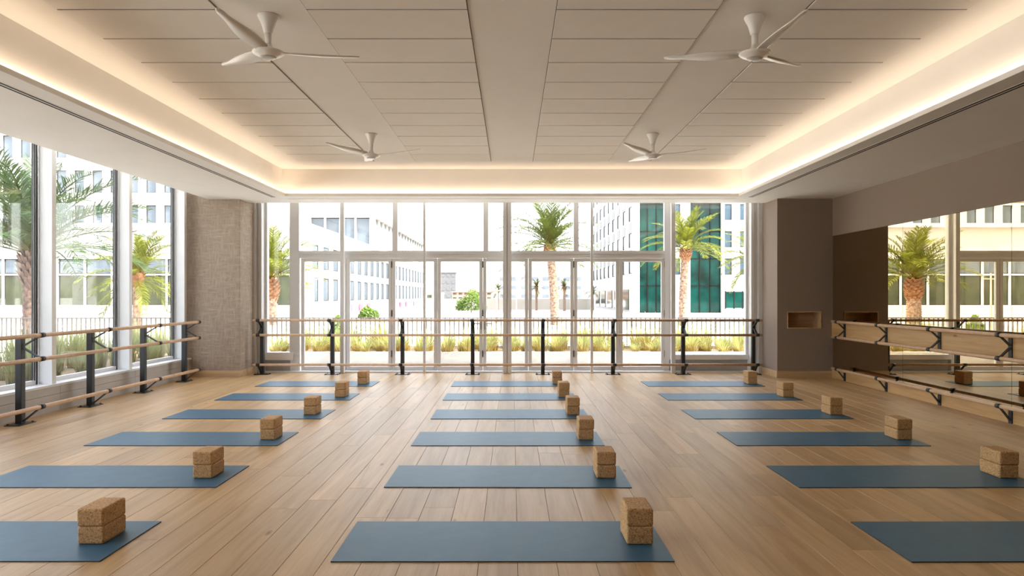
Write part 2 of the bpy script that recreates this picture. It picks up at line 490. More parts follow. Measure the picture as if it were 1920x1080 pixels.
for i, (a, b) in enumerate(zip(edges[1:], edges[:-1])):
    hi = b if i else 12.2
    if hi - a < .3: continue
    w = left_window(a+.045 if a > YF else a+.02, hi-.045, n_win); n_win += 1
    w['label'] = ('tall clear pane, ' + ords[min(i+1, 8)]); w['category'] = 'window'
for i, y in enumerate(MULL):
    t = MB().box(XG+.02, XL-.015, y-.038, y+.038, .332, 3.45).build('trim_%d' % n_trim, M['alu_white'])
    struct(t, 'white vertical mullion between side windows, %s from the left column' % ['first','second','third','fourth','fifth','sixth','seventh','eighth'][i], 'mullion'); n_trim += 1
    bevel(t, .004)
struct(MB().box(-6.0, -5.70, YF, 12.75, 3.45, ZC+.02).build('trim_%d' % n_trim, M['alu_white']), 'head beam over the side windows', 'trim'); n_trim += 1

# ---------- columns
col_l = struct(MB().box(-5.70, -4.70, 11.79, 12.50, -.1, ZC).build('wall_column', M['woven']), 'textured taupe column between side windows and back doors', 'column')
bevel(col_l, .006)
b = MB().box(-5.70, -4.685, 11.775, 11.79, 0, .115); b.box(-4.70, -4.685, 11.79, 12.42, 0, .115)
struct(b.build('baseboard_left', M['base_wood_x']), 'pale oak skirting around the left column', 'baseboard')
# right column with niche: x 4.55..5.50, front y 11.71
NX0, NX1, NZ0, NZ1 = 4.72, 5.306, .842, 1.135
cr = MB()
cr.box(4.55, NX0, 11.71, 12.50, -.1, ZC); cr.box(NX1, XR+.02, 11.71, 12.50, -.1, ZC)
cr.box(NX0, NX1, 11.71, 12.50, -.1, NZ0); cr.box(NX0, NX1, 11.71, 12.50, NZ1, ZC); cr.box(NX0, NX1, 12.01, 12.50, NZ0, NZ1)
col_r = struct(cr.build('wall_column', M['taupe']), 'smooth taupe column with a small wooden niche beside the mirror', 'column')
nb_ = MB(); t = .02
ft = .016
for a0, a1, b0, b1 in ((NX0, NX0+ft, NZ0, NZ1), (NX1-ft, NX1, NZ0, NZ1), (NX0+ft, NX1-ft, NZ0, NZ0+ft), (NX0+ft, NX1-ft, NZ1-ft, NZ1)):
    nb_.box(a0, a1, 11.70, 12.0, b0, b1)
niche = nb_.build('niche_frame', M['base_wood_x'], col_r)
MB().box(NX0+ft, NX1-ft, 11.99, 12.0, NZ0+ft, NZ1-ft).build('niche_back', M['niche'], niche)
b = MB().box(4.535, XR-.02, 11.695, 11.71, 0, .115); b.box(4.535, 4.55, 11.71, 12.42, 0, .115)
struct(b.build('baseboard_right', M['base_wood_x']), 'pale oak skirting around the right column', 'baseboard')

# ---------- back glazing
YD = 12.65   # door unit plane
# interior vertical posts
for x, w, lab in ((-3.08, .07, 'grey post left of the bifold doors'), (-1.59, .042, 'thin grey post in front of the third bifold door'),
                  (-.087, .155, 'broad double grey post at the middle of the back doors'), (1.447, .042, 'thin grey post right of the middle of the doors'),
                  (2.924, .075, 'grey post at the right end of the bifold doors')):
    mb = MB()
    if w > .1:
        mb.box(x-w/2, x-.006, 12.34, 12.44, 0, 3.45); mb.box(x-.006, x+.006, 12.36, 12.44, 0, 3.45); mb.box(x+.006, x+w/2, 12.34, 12.44, 0, 3.45)
    else:
        mb.box(x-w/2, x+w/2, 12.36, 12.44, 0, 3.45)
    t_ = mb.build('trim_%d' % n_trim, M['alu']); struct(t_, lab, 'post'); n_trim += 1; bevel(t_, .006)
# jambs
mb = MB().box(-4.72, -4.655, 12.40, 12.5, 0, 3.45); mb.box(-4.66, -4.60, 12.48, 12.70, 0, 3.45); mb.box(-4.605, -4.565, 12.44, 12.70, 0, 3.45)
struct(mb.build('trim_%d' % n_trim, M['alu']), 'stepped grey window jamb beside the left column', 'trim'); n_trim += 1
mb = MB().box(4.36, 4.41, 12.44, 12.70, 0, 3.45); mb.box(4.41, 4.48, 12.48, 12.70, 0, 3.45); mb.box(4.48, 4.56, 12.40, 12.5, 0, 3.45)
struct(mb.build('trim_%d' % n_trim, M['alu']), 'stepped grey window jamb beside the right column', 'trim'); n_trim += 1
struct(MB().box(-6.0, 5.8, 12.50, 12.80, 3.42, ZC+.02).build('trim_%d' % n_trim, M['alu']), 'head beam over the back glazing', 'trim'); n_trim += 1
struct(MB().box(-4.72, 4.56, 12.44, 12.60, 0, .022).build('trim_%d' % n_trim, M['alu']), 'low grey metal threshold under the back doors', 'threshold'); n_trim += 1

def fixed_window(name, x0, x1, z0, z1, y, fwid, label, dep=.05):
    r = empty(name, ((x0+x1)/2, y, z0)); struct(r, label, 'window')
    h = z1-z0; d = (x1-x0)/2
    f = MB()
    f.box(-d, -d+fwid, -dep, dep, 0, h); f.box(d-fwid, d, -dep, dep, 0, h); f.box(-d+fwid, d-fwid, -dep, dep, 0, fwid); f.box(-d+fwid, d-fwid, -dep, dep, h-fwid, h)
    f.build('window_frame', M['alu'], r)
    MB().box(-d+fwid-.005, d-fwid+.005, -.004, .004, fwid-.005, h-fwid+.005).build('pane', M['glass'], r)
    return r
w1 = fixed_window('window_%d' % n_win, -4.565, -4.06, .23, 3.42, YD, .045, 'narrow fixed window between left column and bifold doors'); n_win += 1
MB().box(-.25, .28, -.10, -.05, -.01, .13).build('sill', M['alu_white'], w1)
MB().box(-.25, .26, -.02, .04, -.23, -.01).build('spandrel_panel', M['grey_panel'], w1)
w2 = fixed_window('window_%d' % n_win, 2.90, 4.36, .23, 3.42, YD, .045, 'wide fixed window between bifold doors and right column'); n_win += 1
MB().box(-.72, .72, -.10, -.05, 0, .09).build('sill', M['alu_white'], w2)
MB().box(-.72, .72, -.02, .04, -.23, -.01).build('spandrel_panel', M['grey_panel'], w2)
# transom lights above doors
xs = [-4.02, -2.16, -.484, 1.186, 2.86]
for i in range(4):
    w = fixed_window('window_%d' % n_win, xs[i], xs[i+1], 2.19, 3.42, YD, .045,
                     ['leftmost', 'second from left', 'third from left', 'rightmost'][i] + ' transom window above the bifold doors'); n_win += 1
f = MB().box(-4.09, -3.93, YD-.06, YD+.06, 0, 3.42); f.box(2.82, 2.90, YD-.06, YD+.06, 0, 3.42); f.box(-3.93, 2.82, YD-.05, YD+.05, 2.10, 2.19); f.box(-3.93, 2.82, YD-.065, YD+.05, 2.175, 2.20)
struct(f.build('trim_%d' % n_trim, M['alu']), 'light grey outer frame and transom of the bifold doors', 'door frame'); n_trim += 1
# eight bifold leaves
LW = (2.826+3.905)/8
def leaf(n, x0, lab, handle):
    r = empty('door_%d' % n, (x0+LW/2, YD, .022)); struct(r, lab, 'door')
    d = LW/2-.003; h = 2.10-.022-.004; sw_ = .062
    for s in (-1, 1):
        o = MB().box(-sw_/2, sw_/2, -.03, .03, 0, h).build('stile', M['alu'], r); o.location = (s*(d-sw_/2), 0, 0); bevel(o, .006)
    MB().box(-d+sw_, d-sw_, -.03, .03, 0, .075).build('bottom_rail', M['alu'], r)
    MB().box(-d+sw_, d-sw_, -.03, .03, h-.062, h).build('top_rail', M['alu'], r)
    MB().box(-d+sw_-.005, d-sw_+.005, -.004, .004, .07, h-.057).build('pane', M['glass'], r)
    for z in (.25, 1.0, 1.9):
        if n % 2 == 0: MB().tube((d, -.038, z), (d, -.038, z+.12), .009, 8).build('hinge', M['gasket'], r)
    if handle:
        s = handle
        hb = MB().box(-.018, .018, -.04, -.03, -.09, .09).build('handle_plate', M['grey_panel'], r); hb.location = (s*(d-.031), 0, .85)
        hh = MB().tube((0, -.03, .02), (0, -.085, .02), .009, 8); hh.tube((0, -.08, .02), (-s*.13, -.08, .02), .009, 8)
        hh.build('handle', M['grey_panel'], hb)
ordn = ['first','second','third','fourth','fifth','sixth','seventh','eighth']
for i in range(8):
    leaf(i+1, -3.905+i*LW, 'grey aluminium bifold glass door leaf, %s from the left column' % ordn[i], {3: 1, 4: -1}.get(i, 0) if i in (3, 4) else 0)

# ---------- mirror wall
ms = [11.705, 9.61, 7.515, 5.42, 3.325, 1.23, YF]
labs = ['farthest bronze mirror panel, meeting the right column', 'second bronze mirror panel from the right column', 'third bronze mirror panel, cut by the right picture edge',
        'bronze mirror panel beside the viewpoint, fourth from the column', 'fifth bronze mirror panel from the column, out of view', 'last bronze mirror panel near the rear wall']
for i in range(6):
    o = MB().box(XR+.001, XR+.010, ms[i+1]+.003, ms[i]-.003, .165, 2.425).build('mirror_panel', M['mirror'])
    tag(o, labs[i], 'mirror', 'bronze mirror panels on the right wall')
MB().box(XR+.003, XR+.012, YF, 11.705, .15, 2.43).build('mirror_backing', M['gasket'], wall_r)
PY = [11.24-1.247*i for i in range(10)]
ye = [11.705] + [y for y in PY if y > YF+.3] + [YF]
for a, b in zip(ye[1:], ye[:-1]):
    MB().box(XR-.018, XR, a+.0015, b-.0015, .70, .985).build('backing_board', M['ply'], wall_r)
    MB().box(XR-.018, XR+.01, a+.0015, b-.0015, 0, .165).build('plinth_board', M['ply'], wall_r)

# ---------- barres.  Local frame: run along +X, wall behind at +Y, room side -Y
RZ = (.973, .714, .192); RR = .0225
def coupling(parent, x, y, z):
    o = MB().tube((-.032, 0, 0), (.032, 0, 0), RR+.005, 16).build('coupling', M['black'], parent, True)
    o.location = (x, y, z)
    o.data.polygons[-1].use_smooth = False; o.data.polygons[-2].use_smooth = False
def barre(name, origin, rotz, posts, x0, x1, off, wall_mounted, label):
    root = empty(name, origin, rotz); tag(root, label, 'barre', 'wood and black steel ballet barres')
    for z in RZ:
        o = MB().tube((x0, -off, z), (x1, -off, z), RR, 20).build('rail', M['rail_wood'], root, True)
        for pl in o.data.polygons[-2:]: pl.use_smooth = False
    for px in posts:
        w = .055
        if wall_mounted:
            p = MB().box(-w/2, w/2, -.012, 0, .70, .975).build('post', M['black'], root); p.location = (px, 0, 0)
            p2 = MB().box(-w/2, w/2, -.012, 0, 0, .165).build('post', M['black'], root); p2.location = (px, 0, 0)
            face = -.012; base_p = p2
        else:
            p = MB().box(-.0325, .0325, -.035, .035, .008, .955).build('post', M['black'], root); p.location = (px, 0, 0); bevel(p, .004)
            bp = MB().box(-.13, .13, -.085, .085, 0, .008).build('base_plate', M['black'], p)
            for sx in (-1, 1):
                for sy in (-1, 1):
                    MB().tube((sx*.105, sy*.062, .008), (sx*.105, sy*.062, .02), .012, 6).build('bolt', M['black'], p)
            face = -.035; base_p = p
        zm = (RZ[0]+RZ[1])/2
        bt = .010; bw = .04
        for z in RZ[:2]:
            MB().bar((0, face+.004, zm + (.008 if z > zm else -.008)), (0, -off, z), bw, bt, (1,0,0)).build('bracket_arm', M['black'], p)
        MB().bar((0, face+.004, .03), (0, -off, RZ[2]), bw, bt, (1,0,0)).build('bracket_arm', M['black'], base_p)
        for z in RZ: coupling(root, px, -off, z)
    return root
# back run (front of doors)
bp_ = [-.076+(k-3.5)*1.252 for k in range(8)]
barre('ballet_barre', (0, 12.19, 0), 0, bp_, bp_[0]-.09, bp_[-1]+.09, .21, False, 'free-standing ballet barre across the back glass doors, eight black posts')
# left run: local +X -> world +Y ; wall side local +Y -> world -X  (rotate +90)
lp_ = [11.19-1.245*i for i in range(8)]
barre('ballet_barre', (-5.37, 0, 0), R(90), lp_, lp_[-1]-.5, lp_[0]+.03, .235, False, 'free-standing ballet barre along the left side windows')
# right run: local +X -> world -Y ; wall side local +Y -> world +X (rotate -90)
rp_ = [-y for y in PY if y > YF+.3]
barre('ballet_barre', (XR-.018, 0, 0), R(-90), rp_, -11.40, -(YF+.4), .135, True, 'wall-mounted ballet barre on plywood boards along the mirror')

# ---------- ceiling fans
def blade_mesh():
    mb = MB(); n = 14
    for i in range(n+1):
        t = i/n; x = .085 + t*.60
        ch = .075 + .055*math.sin(math.pi*min(1, t*1.25+.05)) - .03*t
        if t > .9: ch *= math.sqrt(max(.05, 1-((t-.9)/.1)**2*.9))
        tw = R(16 - 10*t); z = .012*t + .03*t*t
        for s in (-1, 1):
            for th in (.005, -.005):
                mb.v.append((x, s*ch/2*math.cos(tw) - .01*t, z + s*ch/2*math.sin(tw) + th))
    for i in range(n):
        a = i*4; b_ = a+4
        mb.f += [(a, b_, b_+2, a+2), (a+1, a+3, b_+3, b_+1), (a, a+1, b_+1, b_), (a+2, b_+2, b_+3, a+3)]
    mb.f += [(0,2,3,1), (n*4, n*4+1, n*4+3, n*4+2)]
    return mb.mesh('blade', M['fan'], True)
BL = blade_mesh()
def fan(x, y, angles, label):
    r = empty('ceiling_fan', (x, y, ZC)); tag(r, label, 'fan', 'white ceiling fans')
    prof = [(.078, 0), (.079, -.008), (.070, -.03), (.055, -.06), (.044, -.09), (.036, -.12), (.033, -.135), (.030, -.137)]
    MB().lathe(list(reversed(prof)), 32).build('canopy', M['fan'], r, True)
    MB().lathe([(.024, -.25), (.024, -.13)], 20).build('rod', M['fan'], r, True)
    h = MB().lathe([(.062, -.318), (.066, -.312), (.100, -.300), (.118, -.285), (.116, -.278), (.085, -.268), (.045, -.255), (.030, -.235), (.026, -.22)], 36).build('hub', M['fan'], r, True)
    MB().lathe([(.03, -.326), (.056, -.324), (.060, -.318), (.060, -.31)], 32).build('hub_cap', M['fan_cap'], h, True)
    for a in angles:
        link('blade', BL, r, (0, 0, -.272), (0, 0, R(a)))
fan(-1.86, 5.21, (22, 142, 262), 'white three-blade ceiling fan nearest on the left side')
fan(-1.86, 9.02, (-11, 109, 229), 'white three-blade ceiling fan farther back on the left side')
fan(1.86, 5.23, (40, 160, 280), 'white three-blade ceiling fan nearest on the right side')
fan(1.86, 9.02, (-12, 108, 228), 'white three-blade ceiling fan farther back on the right side')

# ---------- yoga mats and cork blocks
MW, MD, MT = 1.81, .635, .006
mm = MB().box(-MW/2, MW/2, -MD/2, MD/2, 0, MT)
mat_me = mm.mesh('yoga_mat', M['mat']); mat_me.materials.append(M['mat_edge'])
for p in mat_me.polygons:
    if abs(p.normal.z) < .5: p.material_index = 1
bm_ = MB().box(-.075, .075, -.115, .115, 0, .101).mesh('cork_block', M['cork'])
rowname = ['front row nearest the camera', 'second row from the camera', 'third row from the camera', 'fourth row from the camera', 'fifth row from the camera', 'farthest row by the doors']
jr = random.Random(5)
for ci, (cname, x0, bx) in enumerate((('left', -3.985, -2.367), ('middle', -.940, .718), ('right', 2.09, 3.800))):
    for k in range(6):
        yf = 3.59 + 1.39*k
        jx = jr.uniform(-.015, .015); ja = jr.uniform(-.4, .4)
        mo = link('yoga_mat', mat_me, None, (x0+MW/2+jx, yf+MD/2, 0), (0, 0, R(ja)))
        tag(mo, 'blue yoga mat in the %s column, %s' % (cname, rowname[k]), 'yoga mat', 'blue yoga mats in three columns')
        for lv in range(2):
            bo = link('cork_block', bm_, None, (bx+jr.uniform(-.003,.003), yf+.235+.115+jr.uniform(-.003,.003), MT+lv*.1012), (0, 0, R(ja*.3+jr.uniform(-.5,.5))))
            bevel(bo, .013, 3)
            tag(bo, '%s cork block of the stack on the %s mat, %s' % (['lower', 'upper'][lv], cname, rowname[k]), 'yoga block', 'cork yoga blocks')

# ================================================================== outside
struct(MB().box(-12, 7.5, YB+.14, 16.4, -.12, -.03).box(-12, -5.86, -4, YB+.14, -.12, -.03).build('terrace_floor', M['paving']), 'sunlit pale paving of the terrace outside the doors', 'terrace')
struct(MB().quad((-400,-60,-.6), (400,-60,-.6), (400,700,-.6), (-400,700,-.6)).build('ground', M['ground']), 'bright pale ground beyond the terrace', 'ground')
# planters
pl = MB().box(-6.2, 7.3, 14.0, 14.12, -.03, .25); pl.box(-6.2, 7.3, 15.75, 15.87, -.03, .25); pl.box(7.18, 7.3, 14.12, 15.75, -.03, .25)
back_planter = empty('planter', (0, 14, -.03)); tag(back_planter, 'long low concrete planter of grasses outside the back doors', 'planter')
o = pl.build('planter_wall', M['concrete'], back_planter); o.location = (0, -14, .03)
o = MB().box(-6.2, 7.2, 14.1, 15.76, -.03, .20).build('soil', M['soil'], back_planter); o.location = (0, -14, .03)
side_planter = empty('planter', (-7.3, 8, -.03)); tag(side_planter, 'low concrete planter of tall grass outside the side windows', 'planter')
o = MB().box(-6.32, -6.2, 1, 14.1, -.03, .22).box(-9.0, -8.88, 1, 15.87, -.03, .22).build('planter_wall', M['concrete'], side_planter); o.location = (7.3, -8, .03)
o = MB().box(-8.9, -6.22, 1, 15.8, -.03, .17).build('soil', M['soil'], side_planter); o.location = (7.3, -8, .03)

def tuft_mesh(seed, n, h, spread, w, material):
    rr = random.Random(seed); mb = MB()
    for i in range(n):
        az = rr.uniform(0, 2*math.pi); r0 = rr.uniform(0, .09)
        hh = h*rr.uniform(.55, 1.08); out = spread*rr.uniform(.15, 1.0)
        d = Vector((math.cos(az), math.sin(az), 0)); s = Vector((-d.y, d.x, 0))
        tw = rr.uniform(-.7, .7); s = (s*math.cos(tw) + d*math.sin(tw))
        prev = None
        for j in range(5):
            t = j/4
            droop = 1-.35*t*t*(out/spread)*1.6
            p = d*(r0 + out*t**1.6) + Vector((0, 0, hh*t*droop))
            ww = w*(1-t*.9)
            a, b_ = p - s*ww/2, p + s*ww/2
            mb.v += [tuple(a), tuple(b_)]
            if prev is not None:
                mb.f.append((prev, prev+1, len(mb.v)-1, len(mb.v)-2))
            prev = len(mb.v)-2
    return mb.mesh('grass_clump', material)
T1 = [tuft_mesh(i, 170, .52, .42, .011, M['grass_straw']) for i in range(4)]
T2 = [tuft_mesh(10+i, 170, .92, .40, .011, M['grass_green']) for i in range(4)]
gr = random.Random(3)
i = 0
for row, y in enumerate((14.22, 14.6, 15.05, 15.5)):
    x = -6.0 + row*.13
    while x < 7.1:
        s = gr.uniform(.6, 1.35)
        if row >= 2: s *= 1.3
        o = link('grass_clump', T1[i % 4], None, (x, y+gr.uniform(-.1,.1), .19), (0, 0, gr.uniform(0, 6.28)), (s, s, s))
        tag(o, 'straw-green ornamental grass clump in the planter outside the back doors', 'grass', 'grass clumps in the back planter')
        x += gr.uniform(.34, .62); i += 1
for x in (-6.55, -6.95, -7.4, -7.9, -8.45):
    y = 2.5
    while y < 15.6:
        s = gr.uniform(.7, 1.08)
        if x > -6.8: s *= .8
        o = link('grass_clump', T2[i % 4], None, (x+gr.uniform(-.1,.1), y, .16), (0, 0, gr.uniform(0, 6.28)), (s, s, s))
        tag(o, 'tall muted green grass clump in the planter outside the side windows', 'grass', 'grass clumps in the side planter')
        y += gr.uniform(.45, .75); i += 1

# railing
rail = empty('railing', (-3, 16.1, -.03)); tag(rail, 'grey metal baluster railing along the terrace edge behind the grass', 'railing')
MB().box(-12, 10, -.025, .025, .90, .925).build('top_rail', M['rail_metal'], rail)
MB().box(-12, 10, -.012, .012, .08, .105).build('bottom_rail', M['rail_metal'], rail)
bal = MB().box(-.012, .012, -.012, .012, .1, .905).mesh('baluster', M['rail_metal'])
pst = MB().box(-.02, .02, -.02, .02, -.05, .90).mesh('rail_post', M['rail_metal'])
for k in range(201):
    x = -12 + k*.11
    link('rail_post' if k % 18 == 0 else 'baluster', pst if k % 18 == 0 else bal, rail, (x, 0, 0))

# ---------- palms
def frond_mesh(seed, Lr, e0, e1, material, nl=40, ll=.55, lw=.035):
    """frond along +X, start elevation e0, end elevation e1 (degrees)"""
    rr = random.Random(seed); mb = MB()
    pts = []; p = Vector((0, 0, 0)); n = 16
    for i in range(n+1):
        t = i/n; e = R(e0 + (e1-e0)*t**1.3)
        pts.append((p.copy(), Vector((math.cos(e), 0, math.sin(e)))))
        p = p + Vector((math.cos(e), 0, math.sin(e)))*(Lr/n)
    for i in range(n):   # rachis, triangular section
        a, da = pts[i]; b_, db = pts[i+1]
        ra = .045*(1-i/n)+.008; rb = .045*(1-(i+1)/n)+.008
        ua = Vector((-da.z, 0, da.x)); ub = Vector((-db.z, 0, db.x)); y = Vector((0, 1, 0))
        mb.quad(a-y*ra, b_-y*rb, b_+ub*rb*.8, a+ua*ra*.8); mb.quad(a+ua*ra*.8, b_+ub*rb*.8, b_+y*rb, a+y*ra); mb.quad(a+y*ra, b_+y*rb, b_-y*rb, a-y*ra)
    for i in range(nl):
        t = .14 + .86*(i+rr.random()*.6)/nl
        f = min(t, .999)*n; k = int(f); q = f-k
        c = pts[k][0].lerp(pts[k+1][0], q); d = pts[k][1]
        u = Vector((-d.z, 0, d.x))
        le = ll*(.45 + .75*math.sin(math.pi*min(1, .12+t*.86)))*rr.uniform(.85, 1.1)
        for s in (-1, 1):
            dirv = (d*rr.uniform(.75, 1.0) + Vector((0, s, 0))*rr.uniform(.65, .85) + u*rr.uniform(.12, .42)).normalized()
            mid = c + dirv*le*.55; tip = c + dirv*le + Vector((0, 0, -le*.16))
            wv = dirv.cross(u).normalized()*lw*.5
            wv = (wv + u*rr.uniform(-.5, .5)*lw*.5)
            n0 = len(mb.v)
            mb.v += [tuple(c-wv*.6), tuple(c+wv*.6), tuple(mid+wv), tuple(mid-wv), tuple(tip)]
            mb.f += [(n0, n0+1, n0+2, n0+3), (n0+3, n0+2, n0+4)]
    return mb.mesh('frond', material)
def frond_set(material, Lr, ll, lw, seed):
    spec = [(84, 38), (70, 8), (56, -15), (40, -32), (22, -45), (2, -55), (-28, -75)]
    return [frond_mesh(seed+i, Lr*(.85 if i == 0 else 1), a, b_, material, ll=ll, lw=lw) for i, (a, b_) in enumerate(spec)]
FS = {'green': frond_set(M['frond_dark'], 3.3, .62, .03, 100),
      'mid': frond_set(M['frond'], 3.4, .58, .046, 200),
      'yellow': frond_set(M['frond_yellow'], 3.4, .6, .046, 300)}
def trunk_mesh(h, r, material, lean=(0, 0), seed=0, seg=18):
    rr = random.Random(seed); mb = MB()
    rings = max(8, int(h/.055)); n = rings+1
    for i in range(n):
        t = i/rings; z = h*t
        saw = (i % 3)/2.0
        rad = r*(1.12-.15*t) * (1 + .10*saw)
        for k in range(seg):
            a = 2*math.pi*k/seg
            q = 1 + .07*math.sin(a*6 + (i//3)*math.pi)
            mb.v.append((lean[0]*t*t + rad*q*math.cos(a), lean[1]*t*t + rad*q*math.sin(a), z))
    for i in range(rings):
        for k in range(seg):
            mb.f.append((i*seg+k, i*seg+(k+1)%seg, (i+1)*seg+(k+1)%seg, (i+1)*seg+k))
    return mb.mesh('trunk', material)
def boots_mesh(r, h, material, seed=0, n=90):
    rr = random.Random(seed); mb = MB()
    for i in range(n):
        t = i/n; az = i*2.39996; z = -h*(1-t) + rr.uniform(-.03, .03)
        rad = r*(1.0 + .75*math.sin(math.pi*min(1, t*.75+.12)))*.85
        d = Vector((math.cos(az), math.sin(az), 0)); s = Vector((-d.y, d.x, 0))
        base = d*rad*.55 + Vector((0, 0, z)); tip = d*(rad+.10) + Vector((0, 0, z+.20+.06*rr.random()))
        w = r*.36
        mb.quad(base-s*w, base+s*w, tip+s*w*.6, tip-s*w*.6)
        b2 = base + Vector((0, 0, -.10)) + d*.05
        mb.quad(b2-s*w, tip-s*w*.6, tip+s*w*.6, b2+s*w)
        mb.tri(base-s*w, tip-s*w*.6, b2-s*w); mb.tri(base+s*w, b2+s*w, tip+s*w*.6)
    mb.lathe([(r*.95, -h*1.05), (r*1.25, -h*.6), (r*1.2, -h*.25), (r*.6, .05)], 16)
    return mb.mesh('leaf_bases', material)
def palm(x, y, zb, zc, r, fs, nf, label, lean=(0, 0), size=1.0, seed=0, trunk='trunk', bulb=.75, maxv=7):
    root = empty('palm_tree', (x, y, zb)); tag(root, label, 'palm tree', 'palm trees outside')
    h = zc-zb
    link('trunk', trunk_mesh(h-.2*size, r, M[trunk], lean, seed), root)
    link('leaf_bases', boots_mesh(r, bulb*size, M['boot'] if trunk == 'trunk' else M[trunk], seed), root, (lean[0], lean[1], h))
    rr = random.Random(seed+50)
    for i in range(nf):
        t = i/nf
        vi = min(maxv-1, int(t**.9*maxv))
        s = size*rr.uniform(.85, 1.08)
        link('frond', FS[fs][vi], root, (lean[0], lean[1], h), (rr.uniform(-.12, .12), rr.uniform(-.10, .10), i*2.39996+rr.uniform(-.2, .2)), (s, s, s))
palm(-16.6, 46.9, -.6, 2.5, .40, 'yellow', 40, 'stout date palm outside the narrow window by the left column', size=1.25, seed=1, bulb=1.2, maxv=5)
palm(2.95, 47, -.6, 4.8, .27, 'mid', 40, 'tall date palm in the middle of the view, ringed pale trunk', lean=(-.35, 0), size=1.2, seed=2, maxv=6)
palm(11.5, 46, -.6, 4.5, .24, 'yellow', 36, 'bright yellow-green date palm in front of the green-glass building', lean=(.2, 0), size=1.0, seed=3, maxv=6)
palm(18.6, 52, -.6, 4.0, .24, 'yellow', 40, 'partly hidden palm at the right end of the back window', size=.95, seed=4)
palm(-12.65, 18, -.1, 2.45, .19, 'green', 46, 'large dark-trunked date palm outside the left side windows', size=1.05, seed=5, trunk='trunk_dark', bulb=.8, maxv=5)
palm(-14.0, 25.5, -.6, 2.1, .13, 'yellow', 34, 'smaller pale palm outside the window nearest the left column', size=.62, seed=6, bulb=.4)
# small fan palms far off
palm(3.4, 95, -.6, 2.6, .14, 'mid', 26, 'small distant palm left of the tall palm trunk', size=.45, seed=7, bulb=.3)
palm(6.9, 90, -.6, 2.4, .15, 'green', 28, 'small distant palm right of the tall palm trunk', size=.5, seed=8, bulb=.3)
palm(-2.0, 95, -.6, 2.0, .14, 'mid', 22, 'small distant palm left of the double door post', size=.42, seed=9, bulb=.3)
palm(11.2, 95, -.6, 1.8, .13, 'mid', 22, 'small distant palm at the foot of the white tower', size=.4, seed=11, bulb=.3)

# bushes: leaf cards on a blob
def bush(x, y, zb, rx, rz, label, seed):
    rr = random.Random(seed); mb = MB()
    for i in range(1100):
        u = Vector((rr.gauss(0,1), rr.gauss(0,1), abs(rr.gauss(0,1)))).normalized()*rr.uniform(.65, 1.0)
        p = Vector((u.x*rx, u.y*rx*.8, .12*rz + u.z*rz*(1+.2*math.sin(5*u.x+seed))))
        a = Vector((rr.gauss(0,1), rr.gauss(0,1), rr.gauss(0,1))).normalized()*.16; b_ = a.orthogonal().normalized()*.08
        mb.quad(p-a, p+b_, p+a, p-b_)
    r = empty('shrub', (x, y, zb)); tag(r, label, 'shrub')
    mb.build('foliage', M['bush'], r)
    MB().tube((0,0,0), (0,0,rz*.6), .08, 8, .04).build('stem', M['trunk_dark'], r)
bush(-4.9, 82, -.6, 1.9, 2.3, 'bright green rounded shrub beyond the middle doors', 1)
bush(-6.6, 26, -.6, .45, .95, 'lime green shrub behind the railing on the left', 2)
bush(-12.6, 60, -.6, .9, .9, 'yellow-green shrub in front of the pavilion', 3)
# pale spiky plants
def spiky(x, y, z, s, label, seed, n=34):
    rr = random.Random(seed); mb = MB()
    for i in range(n):
        az = i*2.39996; el = R(15+70*(i/n)); d = Vector((math.cos(az)*math.cos(el), math.sin(az)*math.cos(el), math.sin(el)))
        sd = Vector((-math.sin(az), math.cos(az), 0)); ln = s*rr.uniform(.7, 1.05)
        m1 = d*ln*.5; tip = d*ln + Vector((0, 0, -ln*.1*(1-i/n)))
        w = .045*s*1.6
        n0 = len(mb.v)
        mb.v += [tuple(-sd*w*.4), tuple(sd*w*.4), tuple(m1+sd*w*.5), tuple(m1-sd*w*.5), tuple(tip)]
        mb.f += [(n0,n0+1,n0+2,n0+3), (n0+3,n0+2,n0+4)]
    r = empty('yucca', (x, y, z)); tag(r, label, 'plant'); mb.build('leaves', M['agave'], r)
    MB().tube((0, 0, -.6-z), (0, 0, .08*s), .06*s, 8).build('stem', M['trunk_dark'], r)
spiky(4.0, 18.8, .35, .75, 'pale spiky yucca beyond the railing at the right end of the doors', 1)
spiky(4.6, 19.5, .1, .55, 'small pale spiky plant beside the bright palm trunk', 2)
spiky(7.2, 21, .4, .6, 'dry spiky plant in front of the green curtain wall', 3)

# ---------- buildings
def window_grid(root, ax, u0, us, zs, wu, wh, plane, out, pane_mat, name='window', depth=.25, frame=.06):
    """ax 'x': facade in x at y=plane; ax 'y': facade in y at x=plane. windows = frame + pane sub-part"""
    fm = MB()
    for a0, a1, b0, b1 in ((-wu/2, -wu/2+frame, 0, wh), (wu/2-frame, wu/2, 0, wh), (-wu/2+frame, wu/2-frame, 0, frame), (-wu/2+frame, wu/2-frame, wh-frame, wh)):
        fm.box(a0, a1, -.06, .06, b0, b1)
    fme = fm.mesh(name, M['dark_mullion'])
    pme = MB().box(-wu/2+frame, wu/2-frame, -.01, .01, frame, wh-frame).mesh('pane', pane_mat)
    rot = (0, 0, 0) if ax == 'x' else (0, 0, R(90))
    for u in us:
        for z in zs:
            loc = Vector((u, plane+out*depth, z)) if ax == 'x' else Vector((plane+out*depth, u, z))
            f_ = link(name, fme, root, loc - root.location, rot)
            link('pane', pme, f_)
